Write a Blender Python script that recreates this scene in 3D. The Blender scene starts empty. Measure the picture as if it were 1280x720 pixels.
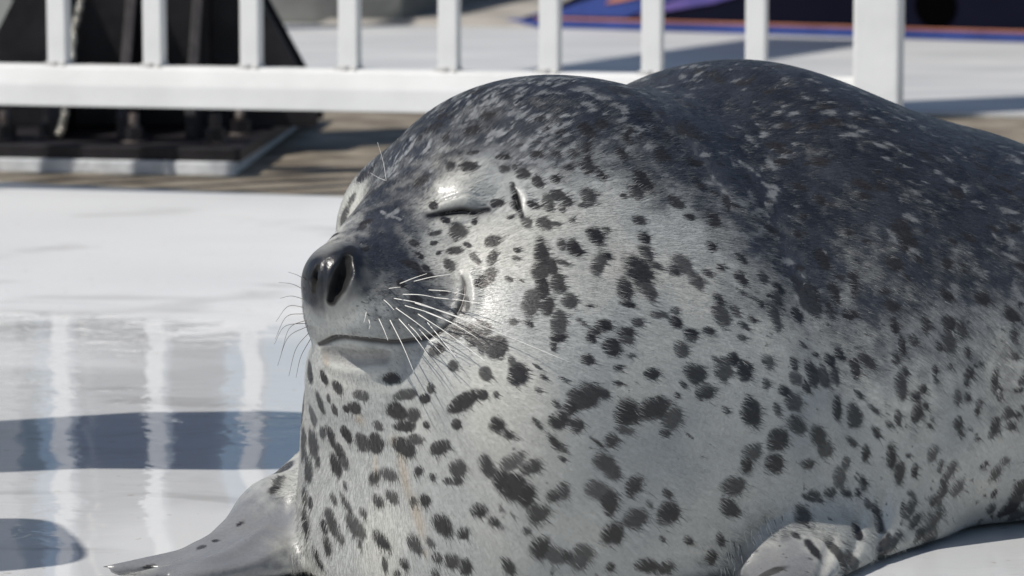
import bpy, bmesh, math, random
import numpy as np
from mathutils import Vector, Matrix

# ------------------------------------------------------------------ camera, sky, sun, exposure
F = 4500.0            # focal length in pixels of a 1280 px wide picture
H = 0.487             # camera height above the wet deck
PITCH = math.atan(560.0 / F)
sc = bpy.context.scene
cam_d = bpy.data.cameras.new("camera")
cam = bpy.data.objects.new("camera", cam_d)
sc.collection.objects.link(cam)
cam.location = (0, 0, H)
cam.rotation_euler = (math.pi / 2 - PITCH, 0, 0)
cam_d.sensor_width = 36.0
cam_d.lens = F / 1280 * 36.0
cam_d.clip_start = 0.05
cam_d.clip_end = 3000
cam_d.dof.use_dof = True
cam_d.dof.focus_distance = 2.36
cam_d.dof.aperture_fstop = 17
sc.camera = cam

SUN_AZ = math.radians(60)      # sun stands behind the camera, this far to its left
SUN_EL = math.radians(55)
SUN = Vector((-math.sin(SUN_AZ) * math.cos(SUN_EL), -math.cos(SUN_AZ) * math.cos(SUN_EL), math.sin(SUN_EL)))
world = bpy.data.worlds.new("World")
sc.world = world
world.use_nodes = True
wn = world.node_tree
bg = wn.nodes["Background"]
sky = wn.nodes.new("ShaderNodeTexSky")
sky.sky_type = 'NISHITA'
sky.sun_disc = False
sky.sun_elevation = SUN_EL
sky.sun_rotation = math.radians(180) + SUN_AZ
sky.air_density = 1.0
sky.dust_density = 1.0
wn.links.new(sky.outputs[0], bg.inputs[0])
bg.inputs[1].default_value = 0.075
sun_d = bpy.data.lights.new("sun", 'SUN')
sun_d.energy = 3.9
sun_d.angle = math.radians(0.53)
sun_d.color = (1.0, 0.95, 0.88)
sun = bpy.data.objects.new("sun", sun_d)
sc.collection.objects.link(sun)
sun.rotation_euler = SUN.to_track_quat('Z', 'Y').to_euler()
sun.location = SUN * 20
vs = sc.view_settings
vs.view_transform = 'Standard'
vs.look = 'None'
vs.exposure = 0.0
vs.gamma = 1.0
vs.use_curve_mapping = False
sc.cycles.max_bounces = 8

# ------------------------------------------------------------------ helpers
rng = np.random.default_rng(7)
random.seed(7)
FW = np.array([0, math.cos(PITCH), -math.sin(PITCH)])
UP = np.array([0, math.sin(PITCH), math.cos(PITCH)])
RT = np.array([1.0, 0, 0])
CAM = np.array([0, 0, H])


def ray(px, py):
    return FW + RT * ((px - 640) / F) + UP * ((360 - py) / F)


def P(px, py, d):
    """world point seen at a photo position, at distance d"""
    return CAM + ray(px, py) * d


def G(px, py, z=0.0):
    """world point on the level z seen at a photo position"""
    r = ray(px, py)
    return CAM + r * ((z - H) / r[2])


def link(o):
    sc.collection.objects.link(o)
    return o


def tag(o, label=None, cat=None, group=None, kind=None):
    if label: o["label"] = label
    if cat: o["category"] = cat
    if group: o["group"] = group
    if kind: o["kind"] = kind
    return o


def mesh_obj(name, verts, faces, mat=None, parent=None, smooth=False, bevel=0.0):
    me = bpy.data.meshes.new(name)
    me.from_pydata([tuple(map(float, v)) for v in verts], [], faces)
    bm = bmesh.new(); bm.from_mesh(me)
    bmesh.ops.recalc_face_normals(bm, faces=bm.faces)
    if bevel > 0:
        bmesh.ops.bevel(bm, geom=list(bm.edges), offset=bevel, segments=2, affect='EDGES', profile=0.6)
    bm.to_mesh(me); bm.free()
    if smooth or bevel > 0:
        me.shade_smooth() if smooth else None
    o = link(bpy.data.objects.new(name, me))
    if mat: me.materials.append(mat)
    if parent: o.parent = parent
    return o


def box_verts(c, ax, ay, az):
    c, ax, ay, az = map(np.asarray, (c, ax, ay, az))
    v = [c + sx * ax + sy * ay + sz * az for sz in (-1, 1) for sx, sy in ((-1, -1), (1, -1), (1, 1), (-1, 1))]
    f = [(0, 3, 2, 1), (4, 5, 6, 7), (0, 1, 5, 4), (1, 2, 6, 5), (2, 3, 7, 6), (3, 0, 4, 7)]
    return v, f


def box(name, c, ax, ay, az, mat, parent=None, bevel=0.0):
    v, f = box_verts(c, ax, ay, az)
    return mesh_obj(name, v, f, mat, parent, bevel=bevel)


def prism(name, poly, z0, z1, mat, parent=None, bevel=0.0):
    """upright prism over a ground polygon"""
    n = len(poly)
    v = [(p[0], p[1], z0) for p in poly] + [(p[0], p[1], z1) for p in poly]
    f = [tuple(range(n))[::-1], tuple(range(n, 2 * n))] + [(i, (i + 1) % n, n + (i + 1) % n, n + i) for i in range(n)]
    return mesh_obj(name, v, f, mat, parent, bevel=bevel)


def sweep(name, pts, radii, mat, parent=None, seg=8):
    """round tube along points"""
    pts = [Vector(tuple(map(float, p))) for p in pts]
    v, f = [], []
    up = Vector((0.123, 0.331, 0.93)).normalized()
    for i, p in enumerate(pts):
        t = (pts[min(i + 1, len(pts) - 1)] - pts[max(i - 1, 0)]).normalized()
        s = t.cross(up)
        if s.length < 1e-4: s = t.cross(Vector((1, 0, 0)))
        s.normalize(); u = s.cross(t)
        for k in range(seg):
            a = 2 * math.pi * k / seg
            v.append(p + (s * math.cos(a) + u * math.sin(a)) * radii[i])
    for i in range(len(pts) - 1):
        for k in range(seg):
            k2 = (k + 1) % seg
            f.append((i * seg + k, i * seg + k2, (i + 1) * seg + k2, (i + 1) * seg + k))
    f.append(tuple(range(seg))[::-1]); f.append(tuple(range((len(pts) - 1) * seg, len(pts) * seg)))
    return mesh_obj(name, v, f, mat, parent, smooth=True)


def spline(pts, n):
    """Catmull-Rom through points"""
    p = [np.asarray(q, float) for q in pts]
    p = [2 * p[0] - p[1]] + p + [2 * p[-1] - p[-2]]
    out = []
    segs = len(p) - 3
    for i in range(n):
        t = i / (n - 1) * segs
        k = min(int(t), segs - 1); t -= k
        a, b, c, d = p[k:k + 4]
        out.append(0.5 * ((2 * b) + (c - a) * t + (2 * a - 5 * b + 4 * c - d) * t * t + (3 * b - a - 3 * c + d) * t ** 3))
    return out


def new_mat(name):
    m = bpy.data.materials.new(name)
    m.use_nodes = True
    return m, m.node_tree.nodes, m.node_tree.links, m.node_tree.nodes["Principled BSDF"]


def noise_mat(name, c1, c2, scale, rough=0.5, bump=0.0, bscale=None, metal=0.0, detail=5, spec=0.5, lo=0.35, hi=0.65, stretch=None):
    m, N, L, b = new_mat(name)
    tc = N.new("ShaderNodeTexCoord")
    src = tc.outputs["Object"]
    if stretch:
        mp = N.new("ShaderNodeMapping"); mp.inputs["Scale"].default_value = stretch
        L.new(src, mp.inputs[0]); src = mp.outputs[0]
    n = N.new("ShaderNodeTexNoise"); n.inputs["Scale"].default_value = scale; n.inputs["Detail"].default_value = detail
    L.new(src, n.inputs["Vector"])
    r = N.new("ShaderNodeValToRGB")
    r.color_ramp.elements[0].position = lo; r.color_ramp.elements[0].color = (*c1, 1)
    r.color_ramp.elements[1].position = hi; r.color_ramp.elements[1].color = (*c2, 1)
    L.new(n.outputs[0], r.inputs[0]); L.new(r.outputs[0], b.inputs["Base Color"])
    b.inputs["Roughness"].default_value = rough
    b.inputs["Metallic"].default_value = metal
    b.inputs["Specular IOR Level"].default_value = spec
    if bump:
        n2 = N.new("ShaderNodeTexNoise"); n2.inputs["Scale"].default_value = bscale or scale * 4; n2.inputs["Detail"].default_value = 6
        L.new(src, n2.inputs["Vector"])
        bp = N.new("ShaderNodeBump"); bp.inputs["Strength"].default_value = bump; bp.inputs["Distance"].default_value = 0.01
        L.new(n2.outputs[0], bp.inputs["Height"]); L.new(bp.outputs[0], b.inputs["Normal"])
    return m


M_rail = noise_mat("white rail paint", (0.68, 0.68, 0.665), (0.76, 0.76, 0.745), 9, 0.35, 0.08, 60)
M_weld = noise_mat("grey weld", (0.30, 0.30, 0.30), (0.6, 0.6, 0.58), 120, 0.5, 0.4, 300)
M_black = noise_mat("black steel paint", (0.012, 0.011, 0.013), (0.028, 0.025, 0.028), 14, 0.45, 0.15, 70, spec=0.3)
M_rust = noise_mat("rusty steel", (0.045, 0.028, 0.022), (0.11, 0.10, 0.095), 60, 0.5, 0.3, 200, metal=0.5)
M_chrome = noise_mat("bright metal", (0.16, 0.15, 0.13), (0.5, 0.48, 0.43), 60, 0.25, 0.6, 250, metal=0.9)
M_plinth = noise_mat("pale plinth paint", (0.45, 0.47, 0.50), (0.72, 0.74, 0.76), 22, 0.55, 0.2, 90)
M_tan = noise_mat("tan concrete", (0.12, 0.098, 0.07), (0.30, 0.26, 0.20), 11, 0.75, 0.4, 60)
M_plaza = noise_mat("pale plaza paint", (0.48, 0.49, 0.49), (0.64, 0.64, 0.63), 2.2, 0.5, 0.15, 30, stretch=(1, 3, 1))
M_conc = noise_mat("grey concrete", (0.10, 0.105, 0.10), (0.20, 0.20, 0.19), 4, 0.8, 0.3, 30)
M_beige = noise_mat("beige concrete", (0.28, 0.26, 0.23), (0.42, 0.39, 0.35), 5, 0.8, 0.2, 30)
M_navy = noise_mat("navy vinyl", (0.0015, 0.002, 0.009), (0.003, 0.0035, 0.014), 5, 0.7, spec=0.1)
M_blue = noise_mat("blue vinyl", (0.015, 0.035, 0.17), (0.03, 0.06, 0.26), 9, 0.45)
M_purple = noise_mat("purple print", (0.06, 0.05, 0.22), (0.14, 0.09, 0.30), 7, 0.5)
M_orange = noise_mat("orange print", (0.35, 0.12, 0.07), (0.50, 0.20, 0.12), 9, 0.5)
M_disc = noise_mat("matt black", (0.0006, 0.0006, 0.0008), (0.001, 0.001, 0.0012), 9, 0.9, spec=0.02)
M_pan_d = noise_mat("dark teal panel", (0.03, 0.05, 0.05), (0.07, 0.10, 0.09), 3, 0.25)
M_pan_l = noise_mat("grey panel", (0.28, 0.29, 0.27), (0.38, 0.38, 0.36), 3, 0.5)
M_mull = noise_mat("pale frame paint", (0.5, 0.52, 0.5), (0.6, 0.62, 0.6), 5, 0.4)

# ------------------------------------------------------------------ the railing line (bars 0.14 m apart)
BA = np.array([0.13594, -0.03347])       # step per bar in x and distance
B0 = np.array([-0.6281, (4.9989 - 0.039) / 0.9923])
E2 = BA / np.linalg.norm(BA)
E = np.array([E2[0], E2[1], 0.0])        # along the railing
NB = np.array([-E2[1], E2[0], 0.0])      # away from the camera


def rail_pt(k, z=0.0, off=0.0):
    return np.array([B0[0] + BA[0] * k, B0[1] + BA[1] * k, z]) + NB * off


# ------------------------------------------------------------------ ground, plaza, deck
gs = 1500.0
o = mesh_obj("ground", [(-gs, -gs, -0.012), (gs, -gs, -0.012), (gs, gs, -0.012), (-gs, gs, -0.012)], [(0, 1, 2, 3)], M_tan)
tag(o, kind="structure")
# deck edge runs along the railing
dl, dr = G(0, 228), G(430, 246)
de = (dr - dl) / np.linalg.norm(dr - dl)
dn = np.array([-de[1], de[0], 0])
a0, a1 = dl - de * 6, dl + de * 9

m, N, L, b = new_mat("wet white deck paint")
tc = N.new("ShaderNodeTexCoord")
def nz(scale, detail=4, vec=None, rough=0.5, dist=0.0, sc3=None):
    n = N.new("ShaderNodeTexNoise"); n.inputs["Scale"].default_value = scale; n.inputs["Detail"].default_value = detail
    n.inputs["Roughness"].default_value = rough; n.inputs["Distortion"].default_value = dist
    v = tc.outputs["Object"]
    if sc3:
        mp = N.new("ShaderNodeMapping"); mp.inputs["Scale"].default_value = sc3; L.new(v, mp.inputs[0]); v = mp.outputs[0]
    L.new(v, n.inputs["Vector"])
    return n
def ramp(inp, p0, p1, c0, c1):
    r = N.new("ShaderNodeValToRGB")
    r.color_ramp.elements[0].position = p0; r.color_ramp.elements[1].position = p1
    r.color_ramp.elements[0].color = (*c0, 1); r.color_ramp.elements[1].color = (*c1, 1)
    L.new(inp, r.inputs[0]); return r
def mixc(f, a, bb, mode='MIX'):
    x = N.new("ShaderNodeMix"); x.data_type = 'RGBA'; x.blend_type = mode
    if hasattr(f, "is_linked"): L.new(f, x.inputs[0])
    else: x.inputs[0].default_value = f
    L.new(a, x.inputs[6]); L.new(bb, x.inputs[7]); return x.outputs[2]
big = ramp(nz(1.6, 4).outputs[0], 0.3, 0.7, (0.61, 0.62, 0.625), (0.68, 0.69, 0.69))
streak = ramp(nz(7.0, 5, dist=1.2, sc3=(0.5, 1.0, 1)).outputs[0], 0.58, 0.68, (1, 1, 1), (0.80, 0.795, 0.79))
speck = ramp(nz(75, 3).outputs[0], 0.67, 0.74, (1, 1, 1), (0.74, 0.68, 0.61))
c = mixc(1.0, big.outputs[0], streak.outputs[0], 'MULTIPLY')
c = mixc(1.0, c, speck.outputs[0], 'MULTIPLY')
L.new(c, b.inputs["Base Color"])
b.inputs["Roughness"].default_value = 0.55
b.inputs["Specular IOR Level"].default_value = 0.3
wet = ramp(nz(2.3, 3, dist=0.6, sc3=(0.6, 1, 1)).outputs[0], 0.34, 0.42, (0.5, 0.5, 0.5), (0.9, 0.9, 0.9))
sep = N.new("ShaderNodeSeparateXYZ"); L.new(tc.outputs["Object"], sep.inputs[0])
wob = nz(5.0, 3, dist=0.8, sc3=(0.5, 1, 1)); wm = N.new("ShaderNodeMath"); wm.operation = 'MULTIPLY_ADD'; wm.inputs[1].default_value = 0.35
L.new(wob.outputs[0], wm.inputs[0]); L.new(sep.outputs[1], wm.inputs[2])
edge = N.new("ShaderNodeMapRange"); edge.interpolation_type = 'SMOOTHSTEP'      # the water film ends short of the railing
edge.inputs["From Min"].default_value = 3.86; edge.inputs["From Max"].default_value = 3.98; edge.inputs["To Min"].default_value = 1.0; edge.inputs["To Max"].default_value = 0.12
L.new(wm.outputs[0], edge.inputs[0])
wmul = N.new("ShaderNodeMath"); wmul.operation = 'MULTIPLY'; L.new(wet.outputs[0], wmul.inputs[0]); L.new(edge.outputs[0], wmul.inputs[1])
L.new(wmul.outputs[0], b.inputs["Coat Weight"])
b.inputs["Coat IOR"].default_value = 1.33
b.inputs["Coat Roughness"].default_value = 0.015
h1 = nz(7, 2, sc3=(1.0, 0.8, 1)); h2 = nz(38, 3, dist=0.5, sc3=(0.5, 0.8, 1))
patch = ramp(nz(3.1, 2).outputs[0], 0.40, 0.60, (0, 0, 0), (1, 1, 1))
mu = N.new("ShaderNodeMath"); mu.operation = 'MULTIPLY'; L.new(h2.outputs[0], mu.inputs[0]); L.new(patch.outputs[0], mu.inputs[1])
mu2 = N.new("ShaderNodeMath"); mu2.operation = 'MULTIPLY'; mu2.inputs[1].default_value = 0.85; L.new(mu.outputs[0], mu2.inputs[0])
ad = N.new("ShaderNodeMath"); ad.operation = 'ADD'; L.new(h1.outputs[0], ad.inputs[0]); L.new(mu2.outputs[0], ad.inputs[1])
bp = N.new("ShaderNodeBump"); bp.inputs["Strength"].default_value = 0.35; bp.inputs["Distance"].default_value = 0.0034
L.new(ad.outputs[0], bp.inputs["Height"]); L.new(bp.outputs[0], b.inputs["Coat Normal"])
M_deck = m
dv = [a0 - dn * 14, a1 - dn * 14, a1, a0]
deck = prism("deck", [v[:2] for v in dv], -0.010, 0.0, M_deck)
tag(deck, kind="structure")
# pale painted plaza behind the tan strip
q0 = G(300, 122); q1 = q0 + E * 0
pl = [q0 - E * 25, q0 + E * 25, q0 + E * 25 + NB * 60, q0 - E * 25 + NB * 60]
tag(prism("plaza", [v[:2] for v in pl], -0.011, -0.004, M_plaza), kind="structure")
# pale pavement also runs on right of the railing's end post
s0 = rail_pt(6.2, 0, 0.28); s1 = s0 + E * 14
pv = [s0, s1, s1 + NB * 2.6, s0 + NB * 2.6]

# ------------------------------------------------------------------ railing
zt = None
def z_at(px, py, k, off=0.0):
    base = rail_pt(k, 0, off); r = ray(px, py)
    t = base[1] / r[1]
    return H + r[2] * t
Z1 = z_at(74, 80, 0)        # top of the bottom rail
Z0 = z_at(74, 131, 0)
K0, K1, ZT = -9.0, 8.16, 1.08
rail = link(bpy.data.objects.new("railing", None))
rail.location = tuple(rail_pt(0))
tag(rail, "white painted steel railing with upright bars behind the seal", "railing")
inv = -Vector(rail.location)


def rpart(o):
    o.parent = rail
    for v in o.data.vertices: v.co += inv
    return o


def rail_bar(name, prof, k0, k1):
    """horizontal rail with a given (off, z) profile"""
    n = len(prof)
    v = [rail_pt(k0, z, w) for w, z in prof] + [rail_pt(k1, z, w) for w, z in prof]
    f = [tuple(range(n)), tuple(range(n, 2 * n))[::-1]] + [(i, (i + 1) % n, n + (i + 1) % n, n + i) for i in range(n)]
    return rpart(mesh_obj(name, v, f, M_rail, bevel=0.0025))


hw = 0.026
zm = Z0 + (Z1 - Z0) * 0.52
rail_bar("bottom_rail", [(-hw, Z0), (-hw, zm), (-hw + 0.007, Z1 - 0.003), (-hw + 0.014, Z1), (hw - 0.012, Z1), (hw, zm), (hw, Z0)], K0, K1 - 0.18)
rail_bar("top_rail", [(-0.03, ZT), (-0.03, ZT + 0.05), (0.03, ZT + 0.05), (0.03, ZT)], K0, K1 + 0.21)
bar0 = None
wb = 0.0132
v, f = box_verts(np.zeros(3), E * wb, NB * wb, np.array([0, 0, (ZT - Z1) / 2 + 0.001]))
bar_me = mesh_obj("baluster", v, f, M_rail, bevel=0.002)
wv, wf = [], []
for i in range(20):
    a = 2 * math.pi * i / 20
    rad = wb * 1.25 * (1 + 0.18 * math.sin(i * 2.7)) / max(abs(math.cos(a)), abs(math.sin(a)))
    for q, zz in ((1.0, 0.0), (0.86, 0.0045)):
        wv.append((E * math.cos(a) + NB * math.sin(a)) * rad * q + np.array([0, 0, zz]))
for i in range(20):
    j = (i + 1) % 20
    wf.append((2 * i, 2 * j, 2 * j + 1, 2 * i + 1))
wf.append(tuple(2 * i + 1 for i in range(20)))
weld_me = mesh_obj("weld", wv, wf, M_weld)
first = True
for k in range(-8, 8):
    o = bar_me if first else link(bar_me.copy())
    w = weld_me if first else link(weld_me.copy())
    first = False
    o.parent = rail; w.parent = o
    o.location = Vector(tuple(rail_pt(k, (ZT + Z1) / 2))) + inv
    w.location = (0, 0, -(ZT - Z1) / 2 - 0.0005)
for k, hwid in ((K1, 0.030), (K0, 0.030)):
    base = rail_pt(k)
    po = rpart(box("post", base + np.array([0, 0, ZT / 2 - 0.001]), E * hwid, NB * hwid, np.array([0, 0, ZT / 2 - 0.001]), M_rail, bevel=0.004))
    fl = rpart(box("foot_plate", base + np.array([0, 0, 0.006]), E * 0.062, NB * 0.062, np.array([0, 0, 0.006]), M_rail, bevel=0.002))

# ------------------------------------------------------------------ black pylon with gussets on its base plate
py = link(bpy.data.objects.new("pylon", None))
PC = np.array([-0.600, 5.86, 0.0])
py.location = tuple(PC)
tag(py, "black painted steel pylon on a bolted base plate behind the railing", "pylon")


def ppart(o, parent=None):
    o.parent = parent or py
    for v in o.data.vertices: v.co -= Vector(tuple(PC))
    return o


fl_, fr_ = G(-120, 203.0), G(303, 211)
ex = (fr_ - fl_) / np.linalg.norm(fr_ - fl_)
ey = (G(400, 146) - fr_); ey[2] = 0
plw = [fl_, fr_ - ex * .012, fr_ - ex * .03 + ey * 1.03, fl_ + ey * 1.03]
ppart(prism("plinth", [q[:2] for q in plw], -0.012, 0.009, M_plinth, bevel=0.003))
ins = [fl_ + ex * .004 + ey * .008, fr_ - ex * .004 + ey * .008, fr_ + ey * 1.05 - ex * .004, fl_ + ey * 1.05 + ex * .004]
ppart(prism("base_plate", [q[:2] for q in ins], 0.0092, 0.030, M_black, bevel=0.003))
CW = 0.118
CH = 3.2
ppart(box("column", PC + np.array([0, 0, CH / 2 + 0.03]), (CW, 0, 0), (0, CW, 0), (0, 0, CH / 2), M_black, bevel=0.006))


def gusset(x, y, dx, dy, h=0.30, w=0.20, th=0.008):
    """triangular stiffener standing on the plate, leaning on the column at (x,y), running out along (dx,dy)"""
    s = np.array([-dy, dx, 0]) * th
    p0 = PC + np.array([x, y, 0.03]); d = np.array([dx, dy, 0.0])
    tri = [p0, p0 + d * w, p0 + d * w + np.array([0, 0, 0.035]), p0 + d * 0.012 + np.array([0, 0, h]), p0 + np.array([0, 0, h])]
    v = [q - s for q in tri] + [q + s for q in tri]
    n = 5
    f = [tuple(range(n)), tuple(range(n, 2 * n))[::-1]] + [(i, (i + 1) % n, n + (i + 1) % n, n + i) for i in range(n)]
    ppart(mesh_obj("gusset", v, f, M_black, bevel=0.0015))


for yy in (-0.08, 0.08):
    gusset(CW, yy, 1, 0, 0.33, 0.17)
    gusset(-CW, yy, -1, 0, 0.33, 0.17)
for xx in (-0.105, 0.0, 0.105):
    gusset(xx, -CW, 0, -1, 0.26, 0.22)
    gusset(xx, CW, 0, 1, 0.26, 0.22)


def bolt(x, y):
    p = np.array([x, y, 0.03])
    w = ppart(sweep("washer", [p, p + np.array([0, 0, .004])], [.022, .022], M_rust, seg=16))
    v, f = [], []
    for z in (0.004, 0.024):
        for i in range(6): v.append(p + np.array([.016 * math.cos(i * math.pi / 3 + .3), .016 * math.sin(i * math.pi / 3 + .3), z]))
    f = [tuple(range(6))[::-1], tuple(range(6, 12))] + [(i, (i + 1) % 6, 6 + (i + 1) % 6, 6 + i) for i in range(6)]
    nt = ppart(mesh_obj("nut", v, f, M_black, bevel=0.001))
    ppart(sweep("bolt", [p, p + np.array([0, 0, .046])], [.009, .009], M_rust, seg=12))


for pxx, yy in ((6, 5.50), (166, 5.46), (268, 5.44), (300, 5.60), (60, 5.55)):
    bolt((pxx - 640) / F * yy * 1.0, yy)

# steel cable hanging in front of the pylon
cp = [P(108, -420, 5.30), P(104, -60, 5.30), P(99, 8, 5.30), P(92, 40, 5.29), P(88, 90, 5.28), P(82, 135, 5.27), P(77, 160, 5.27), P(72, 182, 5.27)]
cp[-1][2] = 0.058
cb = sweep("cable", spline(cp, 60), [0.0055 + 0.0014 * math.sin(i * 1.9) for i in range(60)], M_chrome, seg=10)
tag(cb, "bright twisted metal cable hanging in front of the black pylon", "cable")

# ------------------------------------------------------------------ things behind on the plaza
# panelled partition
pt = link(bpy.data.objects.new("partition", None)); base = G(56, 44); pt.location = tuple(base)
tag(pt, "grey and dark teal panelled partition beyond the railing, left of the pylon", "partition")
def qpart(o, p=None, root=None):
    o.parent = p or root
    for v in o.data.vertices: v.co -= Vector(root.location)
    return o
wds = [0.05, 0.10, 0.11, 0.03, 0.11, 0.10, 0.03, 0.12, 0.11, 0.03, 0.12, 0.12, 0.03, 0.12]
kinds = "dldmdlmdlmdlmd"
x = 0.03
for wd, kd in zip(wds, kinds):
    cx = base - np.array([x + wd / 2, 0, 0])
    if kd == 'm':
        qpart(box("mullion", cx + np.array([0, 0.0, 0.8]), (wd / 2, 0, 0), (0, .03, 0), (0, 0, .8), M_mull, bevel=.003), None, pt)
    else:
        qpart(box("panel", cx + np.array([0, 0.01, 0.79]), (wd / 2 - .001, 0, 0), (0, .012, 0), (0, 0, .79), M_pan_d if kd == 'd' else M_pan_l, bevel=.002), None, pt)
    x += wd
# concrete step and ramp
c0, c1 = G(318, 27), G(700, 33)
d_ = (c1 - c0) / np.linalg.norm(c1 - c0); n_ = np.array([-d_[1], d_[0], 0])
st = prism("concrete_block", [(c0 - d_ * 0.2)[:2], (c0 + d_ * 0.42)[:2], (c0 + d_ * 0.62 + n_ * 1.2)[:2], (c0 - d_ * 0.2 + n_ * 1.2)[:2]], -0.004, 0.30, M_conc, bevel=0.008)  # shade of the front face is put into the dark concrete colour
tag(st, "low concrete block, front shade painted in as dark grey, behind the railing, right of the pylon", "block")
rp = mesh_obj("ramp", [*[(q[0], q[1], -0.004) for q in (c0 + d_ * .18 - n_ * .01, c0 + d_ * .80 - n_ * .02, c0 + d_ * 1.3 + n_ * 1.5, c0 + d_ * .66 + n_ * 1.3)],
                       *[(q[0], q[1], z) for q, z in ((c0 + d_ * .22, .012), (c0 + d_ * .80, .012), (c0 + d_ * 1.3 + n_ * 1.5, .10), (c0 + d_ * .68 + n_ * 1.3, .10))]],
              [(0, 3, 2, 1), (4, 5, 6, 7), (0, 1, 5, 4), (1, 2, 6, 5), (2, 3, 7, 6), (3, 0, 4, 7)], M_beige, bevel=0.003)
tag(rp, "beige concrete ramp between the grey block and the blue barrier", "ramp")
# navy barrier with blue and orange trim
b0, b1 = G(618, 31), G(1500, 58)
bd = (b1 - b0) / np.linalg.norm(b1 - b0); bn = np.array([-bd[1], bd[0], 0]); bl = np.linalg.norm(b1 - b0)
br = link(bpy.data.objects.new("barrier", None)); br.location = tuple(b0)
tag(br, "dark navy printed barrier with blue and orange edge behind the railing", "barrier")
def slab(name, poly, th, off, mat):
    """upright slab in the barrier's plane, poly = (along, z)"""
    n = len(poly)
    v = [b0 + bd * u + np.array([0, 0, z]) + bn * off for u, z in poly] + [b0 + bd * u + np.array([0, 0, z]) + bn * (off + th) for u, z in poly]
    f = [tuple(range(n)), tuple(range(n, 2 * n))[::-1]] + [(i, (i + 1) % n, n + (i + 1) % n, n + i) for i in range(n)]
    o = mesh_obj(name, v, f, mat, bevel=0.002); return qpart(o, None, br)
slab("face_board", [(0.01, -0.003), (bl, -0.003), (bl, 0.62), (0.9, 0.60), (0.42, 0.16), (0.18, 0.05)], 0.05, 0.0, M_navy)
slab("blue_trim", [(-0.01, -0.003), (bl, -0.003), (bl, 0.018), (0.06, 0.018)], 0.012, -0.0125, M_blue)
slab("orange_stripe", [(0.12, 0.0185), (bl, 0.0185), (bl, 0.026), (0.14, 0.025)], 0.006, -0.0065, M_orange)
slab("blue_print", [(0.10, 0.0265), (0.40, 0.030), (0.62, 0.11), (0.50, 0.14), (0.20, 0.045)], 0.004, -0.0045, M_blue)
slab("purple_print", [(0.42, 0.031), (0.66, 0.072), (0.86, 0.13), (0.80, 0.16), (0.63, 0.11)], 0.004, -0.0050, M_purple)
slab("orange_print", [(0.34, 0.062), (0.40, 0.072), (0.52, 0.10), (0.48, 0.104), (0.36, 0.078)], 0.003, -0.0085, M_orange)
cx_ = b0 + bd * ((1190 - 618) / 882 * bl)
slab("round_opening_cover", [((1192 - 618) / 882 * bl + .056 * math.cos(a), .082 + .056 * math.sin(a)) for a in np.linspace(0, 2 * math.pi, 28, endpoint=False)], 0.006, -0.0065, M_disc)

# unseen post and overhead beam, added only to cast a shadow band on the plaza
sa_, sb_ = G(560, 118, -0.004), G(1010, 52, -0.004)
ma = link(bpy.data.objects.new("shadow_mast", None))
MZ = 3.0
off_ = np.array(SUN) * (MZ / SUN[2])
pa, pb = sa_ + off_, sb_ + off_
ad_ = pb - pa; ad_[2] = 0; al_ = np.linalg.norm(ad_); ad_ /= al_; an_ = np.array([-ad_[1], ad_[0], 0])
pa[2] = pb[2] = MZ
ma.location = (pa[0], pa[1], 0)
tag(ma, "added unseen shadow caster left of the pylon, tall grey post with a long overhead beam", "shadow_mast")
qpart(box("shadow_arm", (pa + pb) / 2, ad_ * (al_ / 2 + 0.1), an_ * 0.16, (0, 0, 0.05), M_conc, bevel=0.006), None, ma)
qpart(box("upright", np.array([pa[0], pa[1], MZ / 2 - 0.05]), ad_ * 0.07, an_ * 0.07, (0, 0, MZ / 2 - 0.002), M_conc, bevel=0.006), None, ma)
qpart(box("foot_plate", np.array([pa[0], pa[1], 0.006]), ad_ * 0.16, an_ * 0.16, (0, 0, 0.012), M_black, bevel=0.003), None, ma)

# unseen boards on legs, added and shaped to cast shadows across the deck
def shadow_caster(label, shadow_c, along, width, zc, deep, th=0.03):
    c = np.array([shadow_c[0], shadow_c[1], 0]) + np.array(SUN) * (zc / SUN[2]); c[2] = zc
    al = np.array([along[0], along[1], 0.0]); al /= np.linalg.norm(al); nn = np.array([-al[1], al[0], 0])
    root = link(bpy.data.objects.new("shadow_caster", None)); root.location = (c[0], c[1], 0)
    tag(root, label, "shadow_caster")
    def sp(o):
        o.parent = root
        for v in o.data.vertices: v.co -= Vector(root.location)
    n = 48
    poly = []
    for i in range(n):
        a = 2 * math.pi * i / n
        ca, sa = math.cos(a), math.sin(a)
        u = width / 2 * np.sign(ca) * abs(ca) ** 0.5
        poly.append((u, deep / 2 * np.sign(sa) * abs(sa) ** 0.5 * (0.90 + 0.10 * math.sin(u * 19 + sa)) + 0.018 * math.sin(u * 11)))
    hz = np.array([0, 0, th / 2])
    v = [c + al * u + nn * w - hz for u, w in poly] + [c + al * u + nn * w + hz for u, w in poly]
    f = [tuple(range(n)), tuple(range(n, 2 * n))[::-1]] + [(i, (i + 1) % n, n + (i + 1) % n, n + i) for i in range(n)]
    sp(mesh_obj("shadow_board", v, f, M_blue, bevel=0.003))
    for s in (-0.42, 0.0):
        for w in (-0.28, 0.28):
            p = c + al * width * s + nn * deep * w
            sp(sweep("leg", [(p[0], p[1], 0.0), (p[0], p[1], zc)], [.012, .012], M_rail, seg=12))


# ------------------------------------------------------------------ the seal: one continuous body surface
f32 = np.float32


def unit(v):
    v = np.asarray(v, float); return v / np.linalg.norm(v)


def frame(fwd, up=(0, 0, 1)):
    fwd = unit(fwd); s = unit(np.cross(fwd, up)); u = np.cross(s, fwd)
    return np.array([fwd, s, u])


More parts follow.
